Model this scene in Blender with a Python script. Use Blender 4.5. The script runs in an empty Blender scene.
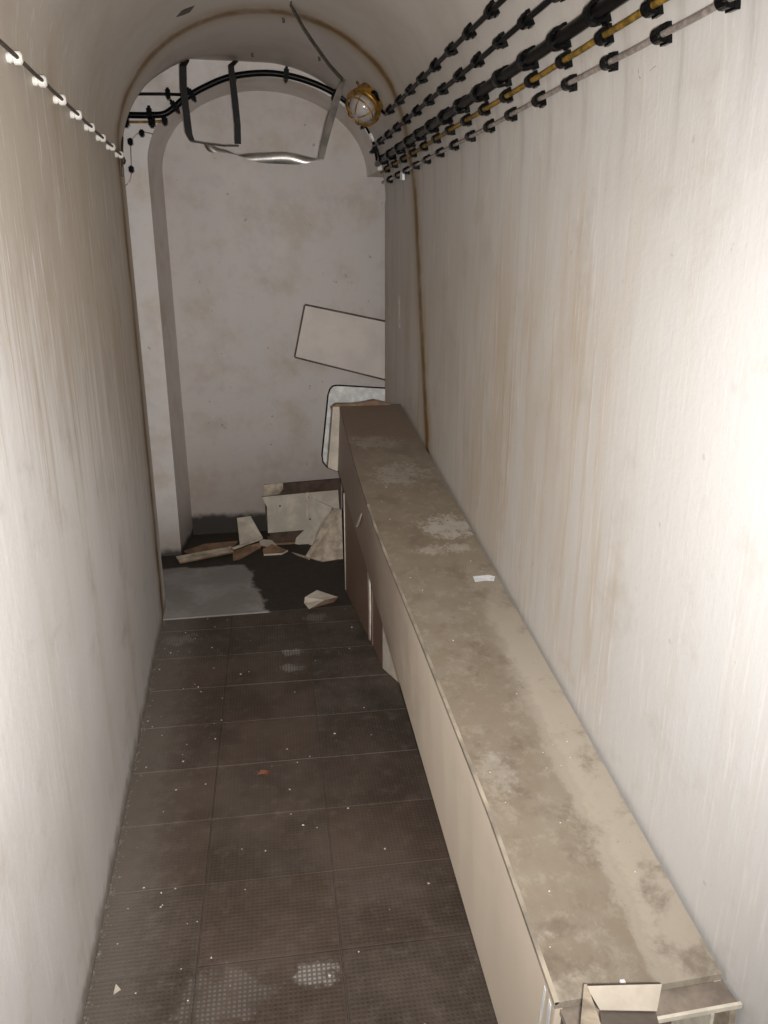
import bpy, bmesh, math, random
from mathutils import Vector, Matrix, noise as mnoise

random.seed(7)
S = bpy.context.scene
COL = S.collection

# ------------------------------------------------------------------ camera
CX, CY, FPX, CAMH = 384.0, 512.0, 770.0, 1.6
PITCH = math.atan((CY - 262.0) / FPX)
YAW = math.atan((CX - 235.0) * math.cos(PITCH) / FPX)
cd = bpy.data.cameras.new('camera')
cam = bpy.data.objects.new('camera', cd)
COL.objects.link(cam)
cam.location = (0, 0, CAMH)
cam.rotation_euler = (math.pi / 2 - PITCH, 0, -YAW)
cd.sensor_fit = 'VERTICAL'
cd.sensor_height = 36.0
cd.lens = FPX / 1024.0 * 36.0
cd.clip_start = 0.02
S.camera = cam

# ------------------------------------------------------------------ light
w = bpy.data.worlds.new('world')
S.world = w
w.use_nodes = True
w.node_tree.nodes['Background'].inputs[0].default_value = (0.5, 0.47, 0.45, 1)
w.node_tree.nodes['Background'].inputs[1].default_value = 0.0
S.view_settings.view_transform = 'Standard'
S.view_settings.look = 'None'
S.view_settings.gamma = 1.0
S.view_settings.use_curve_mapping = False
S.view_settings.exposure = 0.0

ld = bpy.data.lights.new('camera_flash', 'SPOT')       # the flash of the camera that took the picture
ld.energy = 266.0
ld.color = (1.0, 0.982, 0.958)
ld.spot_size = math.radians(124)
ld.spot_blend = 1.0
ld.shadow_soft_size = 0.018
flash = bpy.data.objects.new('camera_flash', ld)
COL.objects.link(flash)
flash.location = (0.03, 0.0, CAMH - 0.035)
flash.rotation_euler = (math.pi / 2 - PITCH + 0.065, 0, -YAW + 0.15)

# ------------------------------------------------------------------ pixel -> ray helpers (distance always from a surface)
_r = Vector((math.cos(YAW), -math.sin(YAW), 0))
_f = Vector((math.sin(YAW) * math.cos(PITCH), math.cos(YAW) * math.cos(PITCH), -math.sin(PITCH)))
_u = Vector((math.sin(YAW) * math.sin(PITCH), math.cos(YAW) * math.sin(PITCH), math.cos(PITCH)))
EYE = Vector((0, 0, CAMH))


def ray(px, py):
    return _r * ((px - CX) / FPX) - _u * ((py - CY) / FPX) + _f


def at_x(px, py, x):
    d = ray(px, py)
    return EYE + d * (x / d.x)


def at_y(px, py, y):
    d = ray(px, py)
    return EYE + d * (y / d.y)


def at_z(px, py, z):
    d = ray(px, py)
    return EYE + d * ((z - CAMH) / d.z)


# ------------------------------------------------------------------ tunnel dimensions (metres)
L, R = -0.427, 0.795           # wall faces
XC, AX = 0.184, 0.611          # vault centre and half width
Y_BACK = -2.2                  # behind the camera
Y_JOINT = 3.44                 # rust-stained construction joint
Y_LEFT_END = 3.58              # left wall stops, side passage begins
Y_END = 4.26                   # end wall with the arched niche
Y_NICHE = 4.60                 # back of the niche
X_PASS = -1.75


def zv(x):
    uu = min(1.0, abs(x - XC) / AX)
    s = math.sqrt(max(0.0, 1 - uu * uu))
    return 2.0 + 0.52 * s if x < XC else 1.9 + 0.62 * s


def vault_x(z):                # right-hand side of the vault at height z
    if z <= 1.9:
        return R
    return XC + AX * math.sqrt(max(0, 1 - ((z - 1.9) / 0.62) ** 2))


def on_vault(px, py, off=0.0):
    d = ray(px, py)
    t = 0.5
    p = EYE
    while t < 7:
        p = EYE + d * t
        if p.z > 1.9 and p.z >= zv(p.x) - off:
            return p
        t += 0.002
    return p


def zt(y):
    v = min(1.0, max(0.0, (Y_END - y) / (Y_END - Y_LEFT_END)))
    return 2.0 + 0.52 * math.sqrt(max(0.0, 1 - v * v))


# ------------------------------------------------------------------ materials
class NB:
    def __init__(self, name):
        self.m = bpy.data.materials.new(name)
        self.m.use_nodes = True
        self.t = self.m.node_tree
        self.b = self.t.nodes['Principled BSDF']

    def n(self, typ, **kw):
        nd = self.t.nodes.new(typ)
        for k, v in kw.items():
            setattr(nd, k, v)
        return nd

    def put(self, sock, v):
        if hasattr(v, 'is_linked') or isinstance(v, bpy.types.NodeSocket):
            self.t.links.new(v, sock)
        elif isinstance(v, (tuple, list)) and len(v) == 3 and sock.type == 'RGBA':
            sock.default_value = (*v, 1)
        else:
            sock.default_value = v

    def pos(self):
        return self.n('ShaderNodeNewGeometry').outputs['Position']

    def obj(self):
        return self.n('ShaderNodeTexCoord').outputs['Object']

    def rnd(self):
        return self.n('ShaderNodeObjectInfo').outputs['Random']

    def sep(self, v):
        s = self.n('ShaderNodeSeparateXYZ')
        self.put(s.inputs[0], v)
        return s.outputs

    def map(self, v, scale=(1, 1, 1), loc=(0, 0, 0)):
        s = self.n('ShaderNodeMapping')
        self.put(s.inputs['Vector'], v)
        s.inputs['Scale'].default_value = scale
        s.inputs['Location'].default_value = loc
        return s.outputs[0]

    def noise(self, v, scale, detail=4, rough=0.55, dist=0.0):
        s = self.n('ShaderNodeTexNoise')
        self.put(s.inputs['Vector'], v)
        s.inputs['Scale'].default_value = scale
        s.inputs['Detail'].default_value = detail
        s.inputs['Roughness'].default_value = rough
        s.inputs['Distortion'].default_value = dist
        return s.outputs['Fac']

    def math(self, op, a, b=0.0, clamp=False):
        s = self.n('ShaderNodeMath', operation=op, use_clamp=clamp)
        self.put(s.inputs[0], a)
        self.put(s.inputs[1], b)
        return s.outputs[0]

    def step(self, v, lo, hi):               # smooth 0..1 between lo and hi
        s = self.n('ShaderNodeMapRange', interpolation_type='SMOOTHSTEP')
        self.put(s.inputs['Value'], v)
        self.put(s.inputs['From Min'], lo)
        self.put(s.inputs['From Max'], hi)
        return s.outputs[0]

    def mix(self, fac, a, b, mode='MIX'):
        s = self.n('ShaderNodeMix', data_type='RGBA', blend_type=mode)
        self.put(s.inputs[0], fac)
        self.put(s.inputs[6], a)
        self.put(s.inputs[7], b)
        return s.outputs[2]

    def bump(self, h, strength, dist=0.01):
        s = self.n('ShaderNodeBump')
        s.inputs['Strength'].default_value = strength
        s.inputs['Distance'].default_value = dist
        self.put(s.inputs['Height'], h)
        self.put(self.b.inputs['Normal'], s.outputs[0])

    def done(self, col, rough=0.7, metal=0.0, spec=None):
        self.put(self.b.inputs['Base Color'], col)
        self.put(self.b.inputs['Roughness'], rough)
        self.b.inputs['Metallic'].default_value = metal
        if spec is not None:
            self.b.inputs['Specular IOR Level'].default_value = spec
        return self.m


def plain(name, col, rough=0.6, metal=0.0, var=0.25, scale=25, spec=None):
    k = NB(name)
    f = k.noise(k.pos(), scale, 5, 0.6)
    dark = tuple(c * (1 - var) for c in col)
    lite = tuple(min(1, c * (1 + var * 0.6)) for c in col)
    c = k.mix(k.step(f, 0.35, 0.68), dark, lite)
    k.bump(f, 0.15, 0.004)
    return k.done(c, rough, metal, spec)


def shell_material():
    """one plaster for both walls and the vault, so that it runs on without a seam"""
    k = NB('tunnel_plaster')
    P = k.pos()
    o = k.sep(P)
    X, Y, Z = o[0], o[1], o[2]
    fine = k.noise(P, 60, 5, 0.7)
    big = k.noise(P, 1.6, 4, 0.6)
    med = k.noise(P, 6.5, 5, 0.65)
    s1 = k.noise(k.map(P, (26, 26, 1.1)), 1.0, 4, 0.65)
    s2 = k.noise(k.map(P, (78, 78, 4.6), (3, 7, 1)), 1.0, 3, 0.65)
    s3 = k.noise(k.map(P, (5, 5, 0.6), (5, 2, 9)), 1.0, 3, 0.6)
    # --- left wall: brown damp band near the springing, running down in drips
    zz = k.math('ADD', Z, k.math('MULTIPLY', k.math('SUBTRACT', s1, 0.5), 1.7))
    zz = k.math('ADD', zz, k.math('MULTIPLY', k.math('SUBTRACT', Y, 2.2), 0.38))
    tanl = k.math('MULTIPLY', k.step(zz, 0.85, 1.55), 0.72)
    tanl = k.math('ADD', tanl, k.math('MULTIPLY', k.step(s3, 0.50, 0.74), 0.30), True)
    cl = k.mix(tanl, (0.70, 0.675, 0.652), (0.445, 0.365, 0.275))
    cl = k.mix(k.math('MULTIPLY', k.step(s2, 0.53, 0.62), k.math('MULTIPLY', k.step(s1, 0.44, 0.58), 0.7)), cl, (0.76, 0.73, 0.70))
    # --- right wall: grey-white, with a tan damp zone at mid height farther in
    zone = k.math('MULTIPLY', k.step(Y, 1.05, 1.9), k.math('MULTIPLY', k.step(Z, 0.2, 0.95), k.math('SUBTRACT', 1.0, k.math('MULTIPLY', k.step(Z, 1.35, 1.95), 0.6))))
    tanr = k.math('MULTIPLY', zone, k.math('ADD', 0.30, k.math('MULTIPLY', k.step(s3, 0.36, 0.66), 0.42)))
    tanr = k.math('ADD', tanr, k.math('MULTIPLY', k.step(s1, 0.46, 0.70), k.math('ADD', 0.10, k.math('MULTIPLY', zone, 0.30))), True)
    cr = k.mix(tanr, (0.53, 0.516, 0.50), (0.43, 0.345, 0.255))
    cr = k.mix(k.math('MULTIPLY', k.step(s2, 0.52, 0.62), k.math('MULTIPLY', k.step(s1, 0.40, 0.62), 0.45)), cr, (0.64, 0.62, 0.60))
    c = k.mix(k.step(X, 0.10, 0.25), cl, cr)
    # --- vault: greyer and more even
    cv = k.mix(k.math('MULTIPLY', k.step(big, 0.42, 0.68), 0.7), (0.50, 0.455, 0.415), (0.38, 0.33, 0.28))
    cv = k.mix(k.math('MULTIPLY', k.step(med, 0.5, 0.7), 0.4), cv, (0.57, 0.53, 0.49))
    c = k.mix(k.step(Z, 1.88, 2.34), c, cv)
    c = k.mix(k.math('MULTIPLY', k.step(big, 0.48, 0.8), 0.25), c, (0.36, 0.30, 0.24))
    c = k.mix(k.math('MULTIPLY', k.step(med, 0.54, 0.72), 0.26), c, (0.34, 0.28, 0.22))
    spk = k.noise(P, 33, 2, 0.5)
    c = k.mix(k.math('MULTIPLY', k.step(spk, 0.74, 0.80), 0.28), c, (0.20, 0.16, 0.12))
    # --- rust bled out of the construction joint
    yr = k.math('ADD', 3.27, k.math('MULTIPLY', k.math('SUBTRACT', k.math('MINIMUM', Z, 2.02), 0.85), 0.287))
    yr = k.math('SUBTRACT', yr, k.math('MULTIPLY', k.step(Z, 2.02, 2.35), 0.165))
    onr = k.step(X, 0.38, 0.42)
    y0 = k.math('ADD', k.math('MULTIPLY', onr, yr), k.math('MULTIPLY', k.math('SUBTRACT', 1.0, onr), Y_JOINT))
    wob = k.math('MULTIPLY', k.math('SUBTRACT', k.noise(P, 5, 3, 0.6), 0.5), 0.06)
    dy = k.math('SUBTRACT', k.math('ADD', Y, wob), y0)
    ad = k.math('ABSOLUTE', dy)
    halo = k.math('SUBTRACT', 1.0, k.step(ad, 0.004, 0.15))
    core = k.math('SUBTRACT', 1.0, k.step(ad, 0.010, 0.052))
    patch = k.step(k.noise(P, 5, 4, 0.7), 0.34, 0.58)
    c = k.mix(k.math('MULTIPLY', halo, k.math('ADD', 0.32, k.math('MULTIPLY', patch, 0.38))), c, (0.33, 0.22, 0.10))
    c = k.mix(k.math('MULTIPLY', core, k.math('ADD', 0.58, k.math('MULTIPLY', patch, 0.40))), c, (0.17, 0.088, 0.024))
    # --- black run-off below the cable clips, which sit every 20 cm on the right wall
    q = k.math('ABSOLUTE', k.math('SUBTRACT', k.math('FRACT', k.math('DIVIDE', k.math('ADD', Y, 0.064 + 0.02), 0.2)), 0.5))
    q = k.math('SUBTRACT', 1.0, k.step(q, 0.02, 0.13))
    q = k.math('MULTIPLY', q, k.math('MULTIPLY', k.step(Z, 1.66, 1.97), k.step(s2, 0.3, 0.6)))
    q = k.math('MULTIPLY', q, k.math('MULTIPLY', onr, k.math('SUBTRACT', 1.0, k.step(Z, 2.02, 2.1))))
    c = k.mix(k.math('MULTIPLY', q, 0.26), c, (0.19, 0.17, 0.15))
    # --- dirt splashed up at floor level
    zz = k.math('ADD', Z, k.math('MULTIPLY', k.math('SUBTRACT', k.noise(P, 14, 4, 0.7), 0.5), 0.12))
    c = k.mix(k.math('MULTIPLY', k.math('SUBTRACT', 1.0, k.step(zz, 0.0, 0.075)), 0.75), c, (0.15, 0.12, 0.09))
    h = k.math('ADD', k.math('MULTIPLY', fine, 0.5), k.math('ADD', k.math('MULTIPLY', s2, 0.35), k.math('MULTIPLY', med, 1.4)))
    k.bump(h, 0.20, 0.006)
    return k.done(c, 0.55, 0.0, 0.35)


def end_material(name, tar, base):
    k = NB(name)
    P = k.pos()
    Z = k.sep(P)[2]
    m = k.noise(P, 4.5, 5, 0.65)
    m2 = k.noise(P, 11, 4, 0.6)
    c = k.mix(k.math('MULTIPLY', k.step(m, 0.45, 0.72), 0.75), base, tuple(q * f for q, f in zip(base, (0.79, 0.73, 0.62))))
    c = k.mix(k.math('MULTIPLY', k.step(k.noise(P, 3.1, 3, 0.5), 0.5, 0.75), 0.35), c, tuple(min(0.75, q * 1.2) for q in base))
    c = k.mix(k.math('MULTIPLY', k.step(m2, 0.5, 0.72), 0.3), c, tuple(q * 0.7 for q in base))
    c = k.mix(k.math('MULTIPLY', k.step(k.noise(P, 26, 2, 0.5), 0.72, 0.77), 0.5), c, (0.14, 0.11, 0.09))
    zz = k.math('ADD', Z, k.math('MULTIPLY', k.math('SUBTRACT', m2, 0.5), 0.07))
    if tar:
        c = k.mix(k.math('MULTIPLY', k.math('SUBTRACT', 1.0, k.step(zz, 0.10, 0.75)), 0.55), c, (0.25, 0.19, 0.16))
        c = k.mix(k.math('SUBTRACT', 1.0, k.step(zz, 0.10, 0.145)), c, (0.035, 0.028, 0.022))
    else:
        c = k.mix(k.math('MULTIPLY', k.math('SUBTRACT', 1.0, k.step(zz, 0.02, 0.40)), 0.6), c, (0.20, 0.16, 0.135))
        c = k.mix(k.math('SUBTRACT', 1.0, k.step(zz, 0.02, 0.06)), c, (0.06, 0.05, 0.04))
    k.bump(k.math('ADD', m2, k.math('MULTIPLY', k.noise(P, 45, 4, 0.7), 0.5)), 0.25, 0.006)
    return k.done(c, 0.5, 0.0, 0.4)


M = {}
M['wall_left'] = M['wall_right'] = M['ceiling'] = shell_material()
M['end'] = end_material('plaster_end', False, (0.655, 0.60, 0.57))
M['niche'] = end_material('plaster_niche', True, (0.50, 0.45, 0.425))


def tile_material():
    k = NB('ribbed_floor_tile')
    P = k.pos()
    cs, sn = math.cos(TILE_ROT), math.sin(TILE_ROT)
    o = k.sep(P)
    a = k.math('ADD', k.math('MULTIPLY', o[0], cs), k.math('MULTIPLY', o[1], sn))
    b = k.math('SUBTRACT', k.math('MULTIPLY', o[1], cs), k.math('MULTIPLY', o[0], sn))
    fa = k.math('ABSOLUTE', k.math('SUBTRACT', k.math('FRACT', k.math('DIVIDE', a, 0.0115)), 0.5))
    fb = k.math('ABSOLUTE', k.math('SUBTRACT', k.math('FRACT', k.math('DIVIDE', b, 0.0115)), 0.5))
    grid = k.math('MULTIPLY', k.step(fa, 0.12, 0.3), k.step(fb, 0.12, 0.3))
    f1 = k.noise(P, 3.2, 5, 0.65)
    f2 = k.noise(P, 22, 5, 0.7)
    c = k.mix(k.step(f1, 0.36, 0.66), (0.034, 0.025, 0.019), (0.080, 0.061, 0.049))
    c = k.mix(k.math('MULTIPLY', k.step(f2, 0.48, 0.75), 0.6), c, (0.13, 0.108, 0.088))
    c = k.mix(k.math('MULTIPLY', k.step(k.noise(P, 1.7, 4, 0.7, 0.5), 0.5, 0.7), 0.45), c, (0.115, 0.098, 0.082))
    c = k.mix(k.math('MULTIPLY', k.rnd(), 0.35), c, (0.075, 0.04, 0.026))
    c = k.mix(k.math('MULTIPLY', k.math('SUBTRACT', 1.0, grid), 0.22), c, (0.10, 0.085, 0.07))
    # grey lime dust towards the left wall and in one scuffed patch
    edge = k.math('ADD', o[0], k.math('MULTIPLY', k.math('SUBTRACT', f2, 0.5), 0.35))
    c = k.mix(k.math('MULTIPLY', k.math('SUBTRACT', 1.0, k.step(edge, -0.40, -0.20)), 0.45), c, (0.20, 0.175, 0.15))
    for (sx, sy, rad, amt) in ((0.10, 1.40, 0.06, 0.55), (0.135, 2.86, 0.05, 0.5), (0.15, 2.99, 0.05, 0.5), (0.28, 3.32, 0.07, 0.4), (-0.12, 1.38, 0.12, 0.2), (-0.33, 3.2, 0.09, 0.3)):
        dx = k.math('MULTIPLY', k.math('SUBTRACT', o[0], sx), 1.0 / rad)
        dy = k.math('MULTIPLY', k.math('SUBTRACT', o[1], sy), 1.4 / rad)
        d2 = k.math('ADD', k.math('MULTIPLY', dx, dx), k.math('MULTIPLY', dy, dy))
        d2 = k.math('ADD', d2, k.math('MULTIPLY', k.math('SUBTRACT', f2, 0.5), 5.0))
        msk = k.math('MULTIPLY', k.math('SUBTRACT', 1.0, k.step(d2, 0.1, 1.1)), k.math('ADD', 0.25, k.math('MULTIPLY', grid, 0.75)))
        c = k.mix(k.math('MULTIPLY', msk, amt), c, (0.42, 0.40, 0.37))
    k.bump(k.math('ADD', k.math('MULTIPLY', grid, 0.8), k.math('MULTIPLY', f2, 0.6)), 0.35, 0.003)
    return k.done(c, 0.62, 0.0, 0.25)


TILE_ROT = -0.04
M['tile'] = tile_material()


def screed_material():
    k = NB('screed')
    P = k.pos()
    o = k.sep(P)
    n1 = k.noise(P, 5, 5, 0.65)
    n2 = k.noise(P, 30, 4, 0.7)
    c = k.mix(k.step(n1, 0.4, 0.7), (0.24, 0.22, 0.205), (0.33, 0.305, 0.29))
    c = k.mix(k.math('MULTIPLY', k.step(n2, 0.55, 0.75), 0.4), c, (0.18, 0.15, 0.13))
    e = k.math('ADD', o[0], k.math('MULTIPLY', k.math('SUBTRACT', n1, 0.5), 0.22))
    e = k.math('ADD', e, k.math('MULTIPLY', k.math('SUBTRACT', o[1], 3.45), 0.20))
    tar = k.step(e, 0.055, 0.085)
    back = k.step(k.math('ADD', o[1], k.math('MULTIPLY', k.math('SUBTRACT', n1, 0.5), 0.12)), 4.03, 4.07)
    tar = k.math('MAXIMUM', tar, back)
    c = k.mix(tar, c, k.mix(n2, (0.022, 0.017, 0.013), (0.06, 0.05, 0.04)))
    k.bump(n2, 0.3, 0.004)
    return k.done(c, 0.75, 0, 0.25)


M['screed'] = screed_material()
M['slab'] = plain('concrete_slab', (0.085, 0.068, 0.056), 0.85)


def duct_top_material():
    k = NB('dusty_board_top')
    P = k.pos()
    o = k.sep(P)
    n1 = k.noise(P, 3.5, 5, 0.65, 0.1)
    n2 = k.noise(P, 14, 6, 0.7)
    n3 = k.noise(P, 70, 4, 0.7)
    cream, brown, dark = (0.37, 0.325, 0.265), (0.185, 0.148, 0.108), (0.12, 0.09, 0.066)
    dust = k.step(k.math('ADD', k.math('MULTIPLY', n1, 0.6), k.math('MULTIPLY', n2, 0.45)), 0.38, 0.62)
    c = k.mix(k.math('MULTIPLY', dust, 0.85), (0.215, 0.182, 0.140), brown)
    # water-washed pale strip on the wall side, widest near the front end
    ex = k.math('ADD', o[0], k.math('MULTIPLY', k.math('SUBTRACT', n2, 0.5), 0.10))
    strip = k.math('MULTIPLY', k.step(ex, 0.665, 0.705), k.math('SUBTRACT', 1.0, k.step(o[1], 1.6, 2.6)))
    c = k.mix(k.math('MULTIPLY', strip, 0.75), c, cream)
    tide = k.math('SUBTRACT', 1.0, k.step(k.math('ABSOLUTE', k.math('SUBTRACT', ex, 0.672)), 0.004, 0.022))
    c = k.mix(k.math('MULTIPLY', k.math('MULTIPLY', tide, 0.35), k.math('SUBTRACT', 1.0, k.step(o[1], 1.2, 2.2))), c, (0.42, 0.38, 0.32))
    # pale tongues at the front left corner
    fr = k.math('ADD', o[1], k.math('MULTIPLY', k.math('SUBTRACT', n2, 0.5), 0.30))
    lf = k.math('ADD', o[0], k.math('MULTIPLY', k.math('SUBTRACT', n2, 0.5), 0.16))
    tg = k.math('MULTIPLY', k.math('SUBTRACT', 1.0, k.step(fr, 0.97, 1.01)), k.math('SUBTRACT', 1.0, k.step(lf, 0.54, 0.58)))
    c = k.mix(k.math('MULTIPLY', tg, 0.7), c, cream)
    # darker damp stains
    c = k.mix(k.math('MULTIPLY', k.step(k.noise(P, 6.5, 6, 0.72, 0.15), 0.50, 0.68), 0.65), c, dark)
    c = k.mix(k.math('MULTIPLY', k.step(k.noise(P, 24, 6, 0.75, 0.1), 0.50, 0.64), 0.4), c, (0.30, 0.265, 0.21))
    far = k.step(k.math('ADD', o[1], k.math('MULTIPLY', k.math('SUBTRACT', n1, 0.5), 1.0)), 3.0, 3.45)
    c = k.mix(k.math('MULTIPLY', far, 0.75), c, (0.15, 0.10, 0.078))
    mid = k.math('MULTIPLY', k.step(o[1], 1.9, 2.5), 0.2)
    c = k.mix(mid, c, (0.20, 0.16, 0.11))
    # lime spatter around two and a half metres
    for (sx, sy, rx, ry, amt) in ((0.70, 2.55, 0.10, 0.09, 0.9), (0.64, 2.40, 0.10, 0.035, 0.6), (0.62, 3.0, 0.12, 0.10, 0.45), (0.57, 3.33, 0.11, 0.07, 0.35), (0.52, 1.42, 0.05, 0.07, 0.35)):
        dx = k.math('MULTIPLY', k.math('SUBTRACT', o[0], sx), 1.0 / rx)
        dy = k.math('MULTIPLY', k.math('SUBTRACT', o[1], sy), 1.0 / ry)
        d2 = k.math('ADD', k.math('MULTIPLY', dx, dx), k.math('MULTIPLY', dy, dy))
        d2 = k.math('ADD', d2, k.math('MULTIPLY', k.math('SUBTRACT', k.math('ADD', k.math('MULTIPLY', n2, 0.5), k.math('MULTIPLY', n3, 0.5)), 0.5), 9.0))
        c = k.mix(k.math('MULTIPLY', k.math('SUBTRACT', 1.0, k.step(d2, 0.0, 1.2)), amt * 0.55), c, (0.48, 0.45, 0.40))
    c = k.mix(k.math('MULTIPLY', k.step(n3, 0.62, 0.72), 0.3), c, (0.13, 0.10, 0.07))
    k.bump(k.math('ADD', n2, k.math('MULTIPLY', n3, 0.4)), 0.25, 0.004)
    return k.done(c, 0.7, 0, 0.3)


def duct_side_material(name='painted_board_side', col=(0.62, 0.53, 0.43), far=(0.21, 0.145, 0.115)):
    k = NB(name)
    P = k.pos()
    o = k.sep(P)
    n1 = k.noise(P, 3, 4, 0.6)
    s = k.noise(k.map(P, (6, 30, 2)), 1.0, 3, 0.6)
    c = k.mix(k.math('MULTIPLY', k.step(n1, 0.4, 0.7), 0.35), col, tuple(x * 0.78 for x in col))
    c = k.mix(k.math('MULTIPLY', k.step(s, 0.62, 0.72), 0.25), c, (0.62, 0.56, 0.48))
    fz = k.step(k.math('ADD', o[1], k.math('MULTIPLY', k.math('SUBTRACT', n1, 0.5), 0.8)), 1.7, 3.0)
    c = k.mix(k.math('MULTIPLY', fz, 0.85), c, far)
    k.bump(k.noise(P, 40, 4, 0.6), 0.12, 0.003)
    return k.done(c, 0.5, 0, 0.4)


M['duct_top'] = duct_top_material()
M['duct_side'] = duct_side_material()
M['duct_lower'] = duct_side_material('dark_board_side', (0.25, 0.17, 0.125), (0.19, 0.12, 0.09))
M['cream'] = plain('cream_board', (0.50, 0.44, 0.36), 0.6, 0, 0.2, 9)
M['cream_dirty'] = plain('dirty_cream_board', (0.46, 0.38, 0.29), 0.7, 0, 0.45, 13)
M['cream_edge'] = plain('bright_board_edge', (0.66, 0.60, 0.50), 0.6, 0, 0.15, 30)
M['inside'] = plain('duct_inside', (0.15, 0.12, 0.10), 0.8, 0, 0.25, 12)
M['collar'] = plain('duct_collar', (0.22, 0.18, 0.145), 0.7, 0, 0.35, 14)
M['bead'] = plain('corner_bead', (0.30, 0.255, 0.20), 0.6, 0, 0.45, 7)
M['hardboard'] = plain('brown_hardboard', (0.21, 0.125, 0.075), 0.8, 0, 0.35, 14)
M['hardboard_dark'] = plain('dark_hardboard', (0.085, 0.055, 0.038), 0.85, 0, 0.35, 14)
M['panel'] = plain('pale_panel', (0.60, 0.535, 0.49), 0.55, 0, 0.08, 6)
M['panel_edge'] = plain('panel_edge_dark', (0.13, 0.10, 0.08), 0.7)
M['white_worn'] = plain('worn_white_metal', (0.80, 0.80, 0.77), 0.35, 0, 0.22, 16)
M['rubber'] = plain('black_rubber', (0.010, 0.009, 0.008), 0.55, 0, 0.3, 30, 0.2)
M['cable_black'] = plain('black_cable', (0.004, 0.0035, 0.0035), 0.30, 0, 0.4, 40, 0.10)
M['clip_black'] = plain('black_clip', (0.004, 0.004, 0.004), 0.22, 0, 0.4, 60, 0.12)
M['cable_yellow'] = plain('yellow_cable', (0.22, 0.13, 0.022), 0.5, 0, 0.6, 35, 0.25)
M['cable_grey'] = plain('grey_lead_cable', (0.30, 0.255, 0.225), 0.2, 0.2, 0.35, 50)
M['wire_dark'] = plain('dark_wire', (0.07, 0.055, 0.045), 0.5, 0, 0.4, 40)
M['porcelain'] = plain('white_porcelain', (0.78, 0.75, 0.70), 0.2, 0, 0.1, 20)
M['porcelain_dull'] = plain('grey_plastic_clip', (0.42, 0.39, 0.36), 0.35, 0, 0.2, 20)
M['iron'] = plain('dark_iron_strap', (0.008, 0.007, 0.006), 0.5, 0.0, 0.4, 30, 0.15)
M['steel'] = plain('bare_steel_band', (0.72, 0.70, 0.67), 0.38, 0.9, 0.2, 18)
M['steel_dull'] = plain('dull_steel_band', (0.105, 0.09, 0.075), 0.5, 0.2, 0.35, 18, 0.25)
M['brass'] = plain('rusty_brass', (0.36, 0.19, 0.035), 0.4, 0.55, 0.5, 30)
M['white_tag'] = plain('white_tag', (0.8, 0.8, 0.78), 0.4, 0, 0.08, 20)
M['leaf'] = plain('dead_leaf', (0.16, 0.055, 0.022), 0.7, 0, 0.4, 60)
M['flake'] = plain('paint_flake', (0.62, 0.57, 0.50), 0.7, 0, 0.2, 60)
M['grit'] = plain('lime_grit', (0.20, 0.175, 0.15), 0.85, 0, 0.35, 50)
M['pencil'] = plain('pencil_line', (0.33, 0.29, 0.26), 0.7)
M['scrap_dark'] = plain('dark_paint_scrap', (0.09, 0.075, 0.065), 0.8)
M['tape'] = plain('torn_white_tape', (0.66, 0.67, 0.68), 0.35, 0, 0.2, 30)
k = NB('lamp_glass')
k.b.inputs['Transmission Weight'].default_value = 0.55
M['glass'] = k.done((0.75, 0.70, 0.66), 0.12)


# ------------------------------------------------------------------ mesh helpers
def link(name, me, mat, parent=None):
    o = bpy.data.objects.new(name, me)
    COL.objects.link(o)
    if mat is not None and not me.materials:
        me.materials.append(mat)
    if parent is not None:
        o.parent = parent
    return o


def mesh(name, verts, faces, mat, parent=None, smooth=False, origin=None, bevel=0.0):
    """verts in world coordinates; the object's origin goes to `origin` (or the parent's place)."""
    bm = bmesh.new()
    vs = [bm.verts.new(Vector(v)) for v in verts]
    for f in faces:
        try:
            bm.faces.new([vs[i] for i in f])
        except ValueError:
            pass
    bmesh.ops.recalc_face_normals(bm, faces=bm.faces)
    if bevel > 0:
        bmesh.ops.bevel(bm, geom=list(bm.edges), offset=bevel, segments=2, affect='EDGES', profile=0.6)
    return from_bm(name, bm, mat, parent, smooth, origin)


def from_bm(name, bm, mat, parent=None, smooth=False, origin=None):
    base = Vector(origin) if origin is not None else (Vector(parent.location) if parent is not None and parent.parent is None else Vector((0, 0, 0)))
    if parent is not None and parent.parent is not None:
        base = Vector(parent.parent.location)
    for v in bm.verts:
        v.co -= base
    me = bpy.data.meshes.new(name)
    bm.to_mesh(me)
    bm.free()
    if smooth:
        for p in me.polygons:
            p.use_smooth = True
    o = link(name, me, mat, parent)
    if parent is None:
        o.location = base
    return o


def tag(o, label=None, cat=None, group=None, kind=None):
    if label:
        o['label'] = label
    if cat:
        o['category'] = cat
    if group:
        o['group'] = group
    if kind:
        o['kind'] = kind
    return o


def thing(name, loc, label, cat, group=None):
    o = bpy.data.objects.new(name, None)
    o.empty_display_size = 0.05
    COL.objects.link(o)
    o.location = loc
    return tag(o, label, cat, group)


HEXF = [(0, 1, 2, 3), (7, 6, 5, 4), (0, 4, 5, 1), (1, 5, 6, 2), (2, 6, 7, 3), (3, 7, 4, 0)]


def box(name, lo, hi, mat, parent=None, bevel=0.0, origin=None):
    x0, y0, z0 = lo
    x1, y1, z1 = hi
    v = [(x0, y0, z0), (x1, y0, z0), (x1, y1, z0), (x0, y1, z0), (x0, y0, z1), (x1, y0, z1), (x1, y1, z1), (x0, y1, z1)]
    return mesh(name, v, HEXF, mat, parent, bevel=bevel, origin=origin)


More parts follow.
